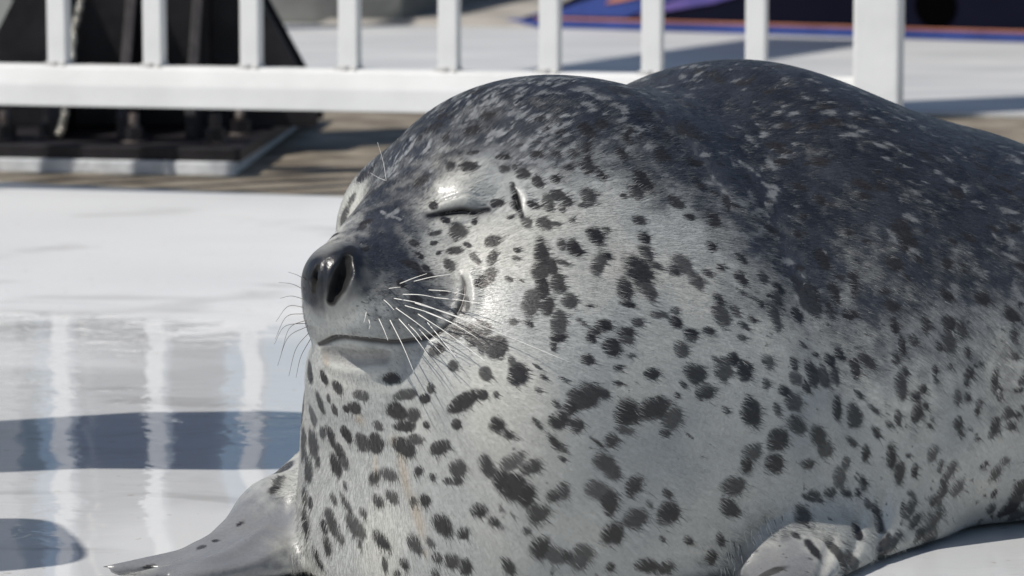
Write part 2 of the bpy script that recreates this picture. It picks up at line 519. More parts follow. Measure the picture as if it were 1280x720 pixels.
def sd_ell(p, c, A, r):
    q = (p - c.astype(f32)) @ A.T.astype(f32)
    r = np.asarray(r, f32)
    k0 = np.sqrt(((q / r) ** 2).sum(-1)); k1 = np.sqrt(((q / (r * r)) ** 2).sum(-1)) + 1e-9
    return k0 * (k0 - 1) / k1


def sd_cone(p, a, b, ra, rb):
    a = a.astype(f32); b = b.astype(f32)
    pa = p - a; ba = b - a
    h = np.clip((pa @ ba) / (ba @ ba), 0, 1)
    return np.sqrt(((pa - h[..., None] * ba) ** 2).sum(-1)) - (ra + (rb - ra) * h)


def smin(a, b, k):
    h = np.clip(0.5 + 0.5 * (b - a) / k, 0, 1)
    return b + (a - b) * h - k * h * (1 - h)


def smax(a, b, k):
    return -smin(-a, -b, k)


HF = frame((-0.80, -0.60, -0.10))          # head: forward, side, up
TD = unit((0.56, 0.83, 0))                 # body: towards the tail
BF = frame(TD)
ID = np.eye(3)
PR = []                                    # (kind, args, blend)


def ell(c, A, r, k): PR.append((sd_ell, (np.asarray(c, float), A, r), k))
def cone(a, b, ra, rb, k): PR.append((sd_cone, (np.asarray(a, float), np.asarray(b, float), ra, rb), k))


# chest and neck
ell(P(668, 610, 2.468), ID, (0.156, 0.148, 0.160), 0.05)
ell(P(665, 455, 2.448), ID, (0.126, 0.158, 0.120), 0.06)
ell(P(742, 356, 2.53), ID, (0.142, 0.135, 0.140), 0.05)
ell(P(560, 690, 2.41), ID, (0.094, 0.085, 0.085), 0.05)
ell(P(800, 560, 2.50), ID, (0.150, 0.140, 0.150), 0.06)
ell(P(538, 500, 2.405), ID, (0.070, 0.070, 0.075), 0.05)
# head
ell(P(652, 290, 2.48), HF, (0.112, 0.103, 0.103), 0.04)
ell(P(645, 355, 2.42), HF, (0.075, 0.055, 0.060), 0.045)
ell(P(506, 292, 2.50), HF, (0.048, 0.045, 0.054), 0.020)
cone(P(570, 330, 2.42), P(434, 366, 2.320), 0.054, 0.026, 0.030)
cone(P(432, 345, 2.325), P(560, 262, 2.425), 0.021, 0.050, 0.022)
ell(P(490, 386, 2.326), HF, (0.044, 0.026, 0.025), 0.012)
ell(P(424, 390, 2.338), HF, (0.024, 0.018, 0.022), 0.012)
ell(P(420, 350, 2.308), HF, (0.017, 0.0195, 0.0185), 0.012)
ell(P(474, 446, 2.362), HF, (0.042, 0.038, 0.0175), 0.030)
ell(P(540, 432, 2.385), HF, (0.050, 0.045, 0.028), 0.03)
ell(P(486, 480, 2.372), HF, (0.044, 0.040, 0.032), 0.03)
ell(P(588, 243, 2.390), HF, (0.026, 0.015, 0.015), 0.026)
ell(P(1010, 560, 2.57), BF, (0.10, 0.11, 0.11), 0.06)
NFRONT = len(PR)
# trunk
def trunk(x, y, rl, rs, top):
    ell((x, y, top * 0.37), BF, (rl, rs, top * 0.63), 0.06)
trunk(0.165, 2.625, 0.17, 0.200, 0.328)
trunk(0.282, 2.695, 0.21, 0.228, 0.280)
trunk(0.385, 2.85, 0.21, 0.190, 0.200)
trunk(0.475, 2.99, 0.21, 0.150, 0.165)
trunk(0.565, 3.14, 0.20, 0.105, 0.135)
TE = np.array([0.665, 3.29, 0.04])
cone(TE - TD * .06, TE + TD * 0.10, 0.045, 0.03, 0.04)
for s in (-1, 1):                          # hind flippers and tail stub
    d2 = unit(TD + np.array([TD[1], -TD[0], 0]) * 0.30 * s)
    b_ = TE + TD * .09; b_[2] = 0.030
    ell(b_ + d2 * 0.13, frame(d2), (0.14, 0.045, 0.016), 0.03)
cone(TE + TD * .08, TE + TD * .18, 0.018, 0.008, 0.02)
NTRUNK = len(PR)
# far fore flipper (left), resting on the deck
cone(P(450, 585, 2.55), P(345, 652, 2.46), 0.037, 0.026, 0.016)
cone(P(345, 652, 2.46), P(262, 701, 2.41), 0.026, 0.013, 0.016)
cone(P(262, 703, 2.41), P(112, 727, 2.380), 0.012, 0.0085, 0.012)
cone(P(300, 714, 2.405), P(150, 738, 2.345), 0.015, 0.0095, 0.022)
cone(P(430, 650, 2.52), P(330, 716, 2.40), 0.030, 0.020, 0.018)
cone(P(330, 716, 2.40), P(200, 748, 2.32), 0.020, 0.010, 0.024)
# near fore flipper (right), folded down out of the picture
cone(P(1055, 698, 2.535), P(985, 737, 2.41), 0.044, 0.024, 0.060)
cone(P(985, 737, 2.41), P(935, 790, 2.27), 0.024, 0.015, 0.025)
cone(P(1080, 735, 2.535), P(1010, 785, 2.33), 0.042, 0.015, 0.060)
cone(P(935, 790, 2.27), P(850, 820, 2.17), 0.015, 0.010, 0.020)
cone(P(1010, 785, 2.30), P(905, 830, 2.15), 0.014, 0.010, 0.020)


def sdf_base(p):
    d = fr_d = None
    for i, (fn, args, k) in enumerate(PR):
        if i == NFRONT: fr_d, d = d, None
        if i == NTRUNK: d = smin(d, fr_d, 0.042)
        e = fn(p, *args)
        d = e if d is None else smin(d, e, k)
    return smax(d, 0.002 - p[..., 2], 0.012)


def trace(fn, px, py, tmax=4.2, t0=1.95):
    """points where the lines of sight meet the body"""
    px = np.atleast_1d(np.asarray(px, float)); py = np.atleast_1d(np.asarray(py, float))
    R = FW[None] + RT[None] * ((px - 640) / F)[:, None] + UP[None] * ((360 - py) / F)[:, None]
    t = np.full(len(px), t0)
    for _ in range(60):
        d = fn((CAM + R * t[:, None]).astype(f32))
        t = np.minimum(t + d * 0.8, tmax)
    hit = t < tmax - 0.05
    return CAM + R * t[:, None], hit


GR = {}            # folds, rims and slits: curve on the body, half width, height


def feature(name, pix, radii, amp):
    pts = np.array(spline([(a, b_, 0) for a, b_ in pix], 6 * len(pix)))
    w, hit = trace(sdf_base, pts[:, 0], pts[:, 1])
    w = w[hit]
    ts = np.linspace(0, 1, len(w))
    rr = np.interp(ts, np.linspace(0, 1, len(radii)), radii)
    tk = np.clip(ts * (len(amp) - 1), 0, len(amp) - 1 - 1e-9); ki = tk.astype(int); tk = tk - ki; tk = tk * tk * (3 - 2 * tk)
    am = np.asarray(amp, float); aa = am[ki] + (am[ki + 1] - am[ki]) * tk
    GR[name] = (w, rr, aa)


feature("fold", [(588, 400), (593, 372), (589, 346), (580, 332)], [.003, .0042, .0042, .003], [0, .0022, .0022, 0])      # fold behind the mouth corner
feature("lip", [(398, 436), (412, 456), (445, 465), (478, 463), (508, 452)], [.003, .004, .0045, .004, .003], [.0, .0016, .0016, .0014, 0])
feature("upper_lid", [(532, 266), (556, 256), (582, 253), (610, 258)], [.003, .0055, .0055, .003], [0, .0028, .0028, 0])
feature("brow", [(545, 248), (580, 240), (620, 242)], [.009, .012, .009], [0, .0055, 0])
feature("lower_lid", [(543, 278), (572, 275), (602, 273)], [.002, .003, .002], [0, .0012, 0])
feature("ear_rim", [(650, 228), (658, 248), (661, 270)], [.002, .003, .002], [0, .0013, 0])
feature("nostril_rim", [(443, 316), (444, 345), (430, 380)], [.002, .003, .002], [0, .0008, 0])
feature("mouth", [(398, 431), (422, 424), (458, 427), (498, 429), (535, 421), (560, 404), (575, 378), (580, 356), (576, 342)],
        [.0020, .0030, .0030, .0024, .0019, .0016, .0016, .0015, .0010], [-.001, -.0036, -.0034, -.0026, -.0024, -.0030, -.0034, -.0030, 0])
feature("inner_lip", [(408, 440), (440, 447), (478, 446)], [.004, .005, .004], [-.001, -.0018, -.001])
feature("eye", [(536, 270), (556, 267), (575, 265), (592, 266), (610, 262)], [.0008, .0011, .0012, .0011, .0008], [0, -.0022, -.0026, -.0022, 0])
feature("crease", [(532, 262), (555, 252), (585, 249), (612, 255)], [.0012, .0014, .0014, .0012], [0, -.0010, -.0010, 0])
feature("crease_2", [(550, 283), (575, 281), (604, 276)], [.0012, .0014, .0012], [0, -.0007, 0])
feature("crease_3", [(606, 268), (620, 264), (632, 256)], [.001, .0012, .001], [0, -.0006, 0])
feature("ear", [(640, 230), (645, 247), (652, 270)], [.0012, .0019, .0012], [0, -.0050, 0])
feature("nostril", [(434, 322), (429, 340), (421, 360), (414, 376)], [.0028, .0050, .0048, .0026], [-.003, -.011, -.010, -.003])
feature("far_nostril", [(396, 334), (391, 348), (392, 364)], [.0016, .0030, .0016], [-.001, -.007, -.001])
feature("philtrum", [(405, 322), (404, 350), (405, 385), (412, 412)], [.0014, .0018, .0018, .0014], [0, -.0012, -.0012, 0])
feature("armpit", [(905, 722), (925, 690), (955, 655), (990, 638)], [.004, .004, .004, .003], [-.006, -.006, -.003, 0])
feature("wrinkle", [(1050, 722), (1068, 680), (1080, 620)], [.004, .005, .004], [-.002, -.002, 0])
feature("wrinkle_2", [(1098, 722), (1100, 670), (1108, 590)], [.005, .006, .005], [-.003, -.003, 0])
feature("digit", [(352, 640), (300, 684), (240, 707), (150, 721)], [.004, .0045, .0045, .003], [0, .0022, .0022, 0])
feature("digit_2", [(366, 668), (318, 704), (255, 717), (200, 722)], [.004, .0045, .0045, .003], [0, .0022, .0022, 0])
feature("neck_fold", [(760, 104), (832, 156), (880, 215), (915, 300)], [.010, .013, .013, .010], [0, -.0020, -.0018, 0])
feature("neck_fold_2", [(905, 170), (950, 250), (985, 340), (1000, 430)], [.010, .014, .014, .010], [0, -.0020, -.0020, 0])
feature("wrinkle_3", [(1025, 722), (1035, 690), (1045, 655)], [.003, .004, .003], [-.002, -.0015, 0])


def sd_seg(p, a, b, ra, rb, aa, ab):
    """distance to a piece of curve, with half width and height there"""
    a = a.astype(f32); ba = b.astype(f32) - a; pa = p - a
    h = np.clip((pa @ ba) / (ba @ ba + 1e-12), 0, 1)
    return np.sqrt(((pa - h[..., None] * ba) ** 2).sum(-1)), ra + (rb - ra) * h, aa + (ab - aa) * h


def curve_at(p, name):
    w, rr, aa = GR[name]
    D = np.full(len(p), 9.0, f32); R = np.full(len(p), 1e-3, f32); A = np.zeros(len(p), f32)
    for i in range(len(w) - 1):
        d, r_, a_ = sd_seg(p, w[i], w[i + 1], rr[i], rr[i + 1], aa[i], aa[i + 1])
        m = d < D; D[m] = d[m]; R[m] = r_[m]; A[m] = a_[m]
    return D, R, A


def relief(p):
    """height of folds, rims and slits over the smooth body"""
    out = np.zeros(len(p))
    for name, (w, rr, aa) in GR.items():
        R_ = 3 * rr.max()
        m = ((p > w.min(0) - R_) & (p < w.max(0) + R_)).all(1)
        if not m.any(): continue
        D, R, A = curve_at(p[m].astype(f32), name)
        out[m] += A * np.exp(-(D / R) ** (3.0 if name in ("nostril", "far_nostril") else 2.2))
    return out


def poly_sd(p, name):
    D, R, A = curve_at(p, name)
    return D - R


# surface nets on a coarse grid, then two subdivisions projected on the surface
def surface_net(lo, hi, h):
    ns = [int((b_ - a) / h) + 2 for a, b_ in zip(lo, hi)]
    ax = [lo[i] + h * np.arange(ns[i]) for i in range(3)]
    V = np.empty(ns, f32)
    B = 9
    st = [np.arange(0, n, B) for n in ns]
    I = np.stack(np.meshgrid(*st, indexing='ij'), -1).reshape(-1, 3)
    cd = sdf_base((np.array(lo) + h * (I + (B - 1) / 2)).astype(f32))
    V[...] = 1
    for (i, j, k), d_ in zip(I, cd):             # only blocks the surface can pass through
        if abs(d_) > 1.5 * h * B:
            if d_ < 0: V[i:i + B, j:j + B, k:k + B] = -1
            continue
        g = np.stack(np.meshgrid(ax[0][i:i + B], ax[1][j:j + B], ax[2][k:k + B], indexing='ij'), -1).astype(f32)
        V[i:i + B, j:j + B, k:k + B] = sdf_base(g.reshape(-1, 3)).reshape(g.shape[:3])
    S = V < 0
    c = np.zeros([n - 1 for n in ns], np.int8)
    sl = lambda o_, n: slice(o_, n - 1 + o_)
    cs = [(i, j, k) for i in (0, 1) for j in (0, 1) for k in (0, 1)]
    for i, j, k in cs: c += S[sl(i, ns[0]), sl(j, ns[1]), sl(k, ns[2])]
    act = (c > 0) & (c < 8)
    idx = np.full(act.shape, -1, np.int64); ijk = np.argwhere(act); idx[act] = np.arange(len(ijk))
    acc = np.zeros((len(ijk), 3)); cnt = np.zeros(len(ijk))
    for a in cs:
        for d in range(3):
            if a[d]: continue
            b_ = list(a); b_[d] = 1
            va = V[tuple((ijk + a).T)]; vb = V[tuple((ijk + b_).T)]
            m = (va < 0) != (vb < 0)
            t = np.where(m, va / np.where(m, va - vb, 1), 0)
            pos = np.array(a, float)[None] + np.eye(3)[d][None] * t[:, None]
            acc += pos * m[:, None]; cnt += m
    verts = np.array(lo) + (ijk + acc / cnt[:, None]) * h
    quads = []
    for d in range(3):
        e, g = (d + 1) % 3, (d + 2) % 3
        s0 = [slice(None)] * 3; s1 = [slice(None)] * 3
        s0[d] = slice(0, -1); s1[d] = slice(1, None)
        A, B = S[tuple(s0)], S[tuple(s1)]
        w = np.argwhere(A != B)
        w = w[(w[:, e] > 0) & (w[:, g] > 0) & (w[:, e] < ns[e] - 1) & (w[:, g] < ns[g] - 1)]
        flip = A[tuple(w.T)]
        def cell(de, dg):
            q = w.copy(); q[:, e] += de; q[:, g] += dg; return idx[tuple(q.T)]
        q = np.stack([cell(-1, -1), cell(0, -1), cell(0, 0), cell(-1, 0)], 1)
        q[~flip] = q[~flip][:, ::-1]
        quads.append(q)
    return verts, np.concatenate(quads)


def subdivide(v, q):
    e = np.stack([q, np.roll(q, -1, 1)], -1).reshape(-1, 2); e.sort(1)
    key = e[:, 0] * len(v) + e[:, 1]
    u, inv_ = np.unique(key, return_inverse=True)
    ea, eb = u // len(v), u % len(v)
    em = (v[ea] + v[eb]) / 2; fm = v[q].mean(1)
    nv = np.concatenate([v, em, fm])
    ei = (len(v) + inv_).reshape(-1, 4); fi = len(v) + len(em) + np.arange(len(q))
    out = [np.stack([q[:, k], ei[:, k], fi, ei[:, k - 1]], 1) for k in range(4)]
    return nv, np.concatenate(out)


def chunked(fn, p, n=60000):
    return np.concatenate([fn(p[i:i + n]) for i in range(0, len(p), n)])


def grad(fn, p, eps=0.0006):
    k = np.array([[1, -1, -1], [-1, -1, 1], [-1, 1, -1], [1, 1, 1]], f32)
    g = sum(kk[None] * chunked(fn, (p + kk * eps).astype(f32))[:, None] for kk in k)
    return g / (np.linalg.norm(g, axis=1)[:, None] + 1e-9)


def project(fn, v, it):
    for _ in range(it):
        d = chunked(fn, v.astype(f32)); g = grad(fn, v)
        v = v - g * np.clip(d, -0.004, 0.004)[:, None]
    return v


V, Q = surface_net((-0.34, 1.98, -0.012), (1.06, 3.75, 0.36), 0.007)
V, Q = subdivide(V, Q); V = project(sdf_base, V, 1)
V, Q = subdivide(V, Q); V = project(sdf_base, V, 1)
NRM = grad(sdf_base, V, 0.0009)

# ---------------------------------------------------------------- coat markings, as a function of the place on the body
NOSE = trace(sdf_base, [400], [352])[0][0]
LAT = rng.random((64, 64, 64)).astype(f32)


def vnoise(p, s):
    q = p * s; i = np.floor(q).astype(int); t = (q - i).astype(f32); t = t * t * (3 - 2 * t); i &= 63; j = (i + 1) & 63
    x0, y0, z0 = i.T; x1, y1, z1 = j.T; a, b_, c_ = t.T
    l = lambda u, w, k: u + (w - u) * k
    return l(l(l(LAT[x0, y0, z0], LAT[x1, y0, z0], a), l(LAT[x0, y1, z0], LAT[x1, y1, z0], a), b_),
             l(l(LAT[x0, y0, z1], LAT[x1, y0, z1], a), l(LAT[x0, y1, z1], LAT[x1, y1, z1], a), b_), c_)


def fbm(p, s, o=3):
    return sum(vnoise(p + 3.7 * k, s * 2 ** k) * 0.5 ** k for k in range(o)) / sum(0.5 ** k for k in range(o))


def flow(p, n):
    """lie of the hair: away from the nose, on the trunk towards tail and ground"""
    r = p - NOSE; L_ = np.linalg.norm(r, axis=1)[:, None]
    w = np.clip((L_ - 0.26) / 0.22, 0, 1); w = w * w * (3 - 2 * w)
    d = r / (L_ + 1e-6) * (1 - w) + (TD * 0.75 + np.array([0, 0, -0.65])) * w
    d = d - n * (d * n).sum(1)[:, None]
    return d / (np.linalg.norm(d, axis=1)[:, None] + 1e-6)


SPOTS = """490,473,9,6,0 451,494,10,6,10 422,484,9,5,50 405,472,10,3.5,70 508,492,13,7,-10 531,498,6,6,0 538,485,4,6,0 497,515,14,9,20 516,519,9,9,0 506,533,13,7,0
581,501,20,9,-30 571,530,6,6,0 443,510,8,7,60 473,532,9,5,50 454,553,12,9,60 433,543,10,5,60 469,553,9,12,0 504,557,14,9,35 520,549,10,6,10 549,559,13,8,-25
566,458,7,6,50 545,437,9,6,-30 593,418,13,16,0 621,435,12,14,0 378,510,16,4,85 391,520,12,3,75 379,553,20,4,85 391,553,16,5,75 400,503,14,3,70 418,512,7,3,70
411,499,6,2,80 404,541,7,4,70 414,545,12,4,70 425,564,12,5,65 387,466,12,3,80 433,512,5,3,50 533,531,5,4,50 385,587,13,4,75 397,575,8,3,70 420,582,14,6,70
430,576,9,5,60 485,593,12,7,20 472,625,9,6,45 490,621,11,6,45 468,597,7,8,45 572,585,11,10,30 541,596,5,4,0 560,601,6,4,0 570,600,8,5,0 523,589,5,6,40
531,625,7,6,30 516,626,4,5,0 553,657,14,10,55 579,666,7,7,0 597,638,8,8,0 381,620,9,4,100 388,629,7,2.5,80 382,653,13,3.5,75 415,653,17,6,65 405,657,9,3.5,65
427,674,6,4,60 418,625,8,3,65 432,628,14,3,60 444,658,17,8,50 450,680,6,2.5,80 477,674,15,6,50 454,641,7,3.5,55 410,683,11,4.5,70 398,699,14,3,65 518,678,15,7,60
537,677,7,5,45 545,697,7,6,30 565,702,10,9,30 582,708,8,9,0 505,704,7,5,60 481,705,3.5,8,0 497,716,5,4,0 543,715,5,5,0 431,606,5,2,70 610,584,15,8,60
640,577,15,9,-35 665,583,13,8,-30 640,608,17,14,30 658,619,9,13,10 626,600,10,12,0 672,642,14,10,-20 602,638,7,8,0 617,652,8,6,30 691,619,8,8,40 704,612,7,10,-10
753,577,12,10,30 764,590,10,9,40 745,612,14,10,10 761,627,11,14,-15 792,606,14,9,-60 794,648,15,12,-10 765,667,15,11,-25 675,685,13,13,0 692,692,13,10,35 725,695,13,14,30
708,694,8,6,0 634,706,11,6,55 690,714,3,5,0 762,708,5,6,0 808,706,14,8,10 831,709,8,7,0 836,641,14,12,-60 812,631,6,3,50 828,674,4,3,50 625,633,2,5,-20
640,644,2,6,-25 658,663,6,5,40 702,573,6,3,40 833,617,7,4,50 617,433,12,12,40 602,430,6,14,0 647,469,13,12,50 640,451,4,6,-30 607,466,9,8,40 603,494,6,7,0
620,493,4,4,0 621,531,10,9,0 637,543,8,5,30 729,495,20,15,-20 752,491,10,6,25 713,509,8,8,0 699,526,12,11,20 720,532,9,8,40 695,505,6,4,40 704,474,6,2,35
672,459,6,2,40 679,471,5,3,35 673,488,5,3,35 672,530,9,3,55 692,552,12,5,55 702,559,8,4,55 733,449,8,6,25 764,434,11,10,20 738,423,6,6,0 698,422,9,5,0
692,432,4,6,0 773,460,6,5,0 772,479,6,3,10 814,467,9,7,-10 788,444,6,3,0 783,423,9,6,0 783,515,14,15,0 819,509,20,12,-15 835,526,8,12,0 781,537,12,5,20
763,550,8,8,0 831,541,7,5,0 746,553,11,2,40 616,302,9,8,0 615,322,6,9,0 612,344,7,9,0 603,353,7,9,20 658,279,6,8,-20 637,272,4,2,0 680,281,9,8,0
694,280,7,3,10 676,319,9,22,0 676,339,11,14,0 690,335,7,10,0 677,357,8,18,0 662,377,11,18,10 683,383,9,11,0 697,354,9,12,0 704,329,8,4,20 712,377,9,9,0
699,405,9,17,5 702,305,6,6,0 718,311,9,10,0 743,296,9,11,0 748,328,15,8,-65 757,320,7,4,20 757,287,5,3,20 715,276,4,3,0 798,275,7,5,0 804,297,9,6,35
808,317,7,9,0 798,339,15,15,0 808,362,10,12,0 781,362,10,12,20 819,332,9,4,25 783,380,10,3,10 797,403,7,6,0 824,393,11,4,0 754,406,10,7,0 743,414,9,5,0
781,415,11,6,0 727,403,8,3,35 661,405,6,4,35 641,402,6,5,40 646,313,4,2.5,35 645,323,5,3,30 636,349,5,3,30 652,351,5,1.5,30 606,412,8,8,0 736,382,4,2,0
852,330,12,11,0 869,351,11,8,40 842,338,8,6,0 902,395,10,16,-10 898,376,5,8,0 919,390,8,5,30 926,349,7,10,-20 888,308,7,5,30 890,274,9,9,0 861,271,7,4,0
925,323,9,4,35 884,342,8,4,30 900,335,5,4,0 968,397,7,15,0 970,372,6,10,0 953,347,6,8,-30 973,360,8,5,20 1011,374,11,22,-5 996,393,6,8,0 1042,366,6,14,-10
1037,389,4,12,0 1027,324,6,13,-20 1065,353,5,14,0 844,403,7,7,0 863,416,9,5,0 885,414,7,5,0 925,364,6,2,30 940,399,6,3,35 930,408,8,3,30 948,378,8,3,35
843,388,5,4,0 851,438,8,10,0 867,466,13,12,15 863,422,8,4,0 882,491,13,9,-20 905,462,12,12,-40 915,450,7,9,0 931,464,9,12,0 960,452,6,9,-10 938,515,12,17,10
906,512,6,4,40 957,481,5,7,-25 971,511,5,9,-25 972,549,14,11,-35 992,501,12,12,0 980,489,6,7,0 996,532,12,8,20 992,524,5,6,0 1023,545,9,12,-20 1032,562,9,10,0
941,564,11,9,-20 842,522,9,15,20 994,473,7,8,0 1015,466,7,13,0 1036,451,6,8,0 1030,470,6,14,0 1042,468,5,12,-20 1008,485,4,6,-20 992,454,4,8,-30 1069,460,6,13,-10
1046,511,6,10,30 1067,520,9,14,-15 1065,552,7,4,40 1002,430,5,2,40 894,449,5,3,30 927,422,6,4,0 1019,443,4,3,0 1048,442,5,6,0 853,480,6,3,40 846,494,4,3,40
861,544,7,1.5,40 932,580,6,10,10 968,579,12,11,0 1008,580,8,6,0 916,608,14,10,0 912,635,13,9,40 1049,597,8,12,-15 1057,578,5,7,-20 1057,616,6,5,0 1037,615,7,6,0
1017,618,6,5,0 1011,622,10,3,20 1024,625,4,3,0 1002,644,11,9,20 994,669,8,3,30 1017,687,6,10,0 1072,664,5,8,0 1050,695,6,16,0 1069,703,6,12,0 860,675,6,5,30
889,696,6,8,-30 900,674,5,9,-35 1078,603,5,8,0 962,716,8,6,0 1117,407,5,10,0 1156,406,5,11,0 1186,404,8,9,0 1187,427,9,14,0 1174,434,5,6,0 1201,413,5,10,0
1208,440,4,7,0 1266,417,5,9,0 1127,433,4,10,0 1119,449,5,7,0 1141,424,5,8,0 1126,482,8,17,0 1131,464,4,6,0 1153,486,6,5,-30 1144,496,6,6,0 1146,513,7,13,0
1157,507,4,5,0 1122,523,4,10,0 1110,529,6,3,50 1094,540,8,4,55 1083,451,13,6,40 1072,492,7,3,45 1091,511,9,3,40 1196,498,4,10,0 1210,496,4,6,20 1197,528,5,8,20
1224,504,4,5,0 1221,514,3,5,0 1211,467,5,7,30 1207,480,3,4,0 1243,478,4,14,0 1249,496,4,5,0 1243,533,5,11,15 1238,544,4,5,0 1259,517,6,9,20 1271,517,6,4,0
1263,532,6,5,0 1200,541,3,3,0 1213,536,4,2,0 1221,548,4,2,0 1226,454,3,3,0 1269,446,4,4,0 1168,464,3,8,0 1170,476,4,3,0 1187,458,3,4,0 1278,476,5,6,0
1273,487,6,3,0 1278,509,4,4,0 1161,533,3,3,0 1064,553,7,3,40 1114,570,6,16,-10 1123,590,6,14,5 1081,566,5,10,0 1143,588,4,9,0 1165,568,6,11,15 1176,581,3,6,0
1187,589,15,5,-60 1179,603,4,6,0 1197,607,12,6,-55 1177,615,8,5,-45 1166,625,7,4,-70 1173,630,5,3,-50 1138,616,5,4,0 1138,634,14,5,-65 1127,637,10,2,-80 1128,647,8,2,-70
1143,651,12,4,-50 1166,651,16,5,-50 1150,667,10,4,-50 1119,675,12,4,-60 1107,683,14,5,-65 1152,682,16,4,-40 1176,677,13,3,-35 1230,661,14,4,-30 1239,635,7,5,-35 1242,617,8,3,-60
1244,592,6,9,0 1230,581,6,3,-50 1256,576,6,5,0 1275,611,12,8,-50 1261,635,18,6,-35 1272,644,14,5,-35 1272,623,10,6,0 1078,604,5,8,0 1099,647,6,18,-5 1084,629,4,7,0
1071,616,3,5,0 1136,569,3,3,0 572,290,11,10,0 543,292,9,3,-10 542,304,5,3,-20 548,316,4,2.5,-40 568,314,10,5,0 584,306,5,3,35 593,323,9,4,50 561,332,6,8,-20
532,335,6,4,30 556,276,6,4,20 593,278,4,4,0 622,254,8,5,0 643,257,5,7,-25 666,257,8,4,20 630,212,7,5,0 643,209,3,4,0 654,218,10,6,0 672,228,6,8,-15
693,224,6,5,0 628,197,9,3,0 685,251,8,8,0 697,245,10,7,20 708,252,7,6,30 685,258,7,6,0 702,260,5,6,0 735,245,9,10,0 728,257,6,3,0 733,210,9,9,0
711,210,5,4,0 751,220,5,7,-20 714,193,6,6,0 671,193,7,4,0 541,258,6,5,30 587,208,11,6,-15 562,208,5,6,0 580,381,8,10,0 570,416,8,9,0 595,415,9,15,0
533,345,9,5,0 517,304,7,4,20 525,320,6,3,30 554,366,6,4,0 547,436,8,7,0 430,272,10,4,-60 452,222,8,4,-55 415,296,5,3,-50 440,250,8,3,-60 782,174,5,6,0
824,194,8,8,40 732,163,7,10,-30 803,227,8,14,-20 868,225,5,6,0 796,241,9,9,0 845,253,12,6,30 779,245,5,4,0 822,163,9,5,40 805,144,9,6,40 860,161,12,8,40
772,112,14,4,20 350,600,9,4,-60 355,585,8,3,-60 343,612,6,4,-50 252,684,6,2,-15 186,708,8,2,-10 270,676,4,2,-20 300,655,5,2,-40"""
SP = np.array([[float(a) for a in s.split(',')] for s in SPOTS.split()])
DARK = """500,180,.85 560,130,.88 680,110,.9 750,140,.88 620,165,.8 700,170,.85 560,195,.72 480,240,.8 520,225,.72 640,195,.55 700,195,.6 590,235,.0 565,250,.12 620,235,.0 600,248,0
400,335,.97 385,360,.95 440,320,.95 480,300,.9 500,330,.85 520,345,.7 465,360,.65 435,400,.12 400,405,.14 385,400,.30 430,388,.30 500,390,.55 540,380,.55 480,270,.85 520,290,.5 540,312,.2 600,300,0 640,330,0
440,418,.22 520,412,.4 445,440,.38 480,445,.25 470,464,0 415,455,0 520,455,.12 432,258,.08 412,298,.08 447,212,.55 458,250,.7 440,285,.5 470,200,.75 405,312,.2
760,100,.95 800,150,.9 850,200,.8 800,205,.72 750,200,.6 760,225,.35 820,235,.55 880,260,.62 900,290,.5 940,290,.75 960,320,.7 940,350,.42 980,370,.5 1000,330,.8 900,320,.22 860,290,.08
1000,420,.32 960,430,.14 1050,420,.45 1040,380,.6 1100,430,.48 1180,410,.52 1250,410,.55 1100,380,.66 1200,350,.75 1260,320,.8 1100,200,.92 1000,150,.92 900,100,.95 1200,250,.9 1270,220,.9 1150,320,.82
900,180,.9 950,230,.88 1000,260,.88 1050,480,.26 1150,480,.30 1250,480,.32 1200,530,.14 1100,520,.12 1000,500,.05 450,520,0 600,450,0 700,450,0 800,450,0 850,400,0 900,450,0 600,600,0 750,600,0 900,600,0 1000,600,.03 1100,600,.08 1200,580,.05
420,650,0 500,700,0 650,690,0 800,690,0 1240,640,.12 740,275,.03 700,265,.03 780,265,.08 830,300,0 670,240,.1 1050,680,.12 300,680,.42 250,705,.40 350,600,.2 330,640,.40 290,695,.42 975,690,.48 1020,680,.28 960,715,.5 1150,680,.1 1270,600,.1 380,560,0 390,480,0"""
DK = np.array([[float(a) for a in s.split(',')] for s in DARK.split()])


def to_marks(px, py, rx, ry, ang, sol=None):
    """surface marks: centre, normal, long axis, cross axis, radii in metres"""
    c, hit = trace(sdf_base, px, py)
    n = grad(sdf_base, c)
    dist = ((c - CAM) @ FW)
    a = np.radians(ang)
    u = RT[None] * np.cos(a)[:, None] - UP[None] * np.sin(a)[:, None]
    view = (CAM - c); view /= np.linalg.norm(view, axis=1)[:, None]
    # carry the drawn axes onto the surface along the line of sight
    def carry(t):
        k = (t * n).sum(1) / np.maximum((view * n).sum(1), 0.22)
        return t - view * k[:, None]
    w = -RT[None] * np.sin(a)[:, None] - UP[None] * np.cos(a)[:, None]
    U = carry(u) * (rx * dist / F)[:, None]; W = carry(w) * (ry * dist / F)[:, None]
    # back to an orthogonal pair
    ul = np.linalg.norm(U, axis=1); uu = U / ul[:, None]
    wl = np.linalg.norm(W, axis=1); ww = np.cross(n, uu); ww /= np.linalg.norm(ww, axis=1)[:, None]
    return [x_[hit] for x_ in (c, n, uu, ww, np.minimum(ul, 0.03), np.minimum(wl, 0.03))]


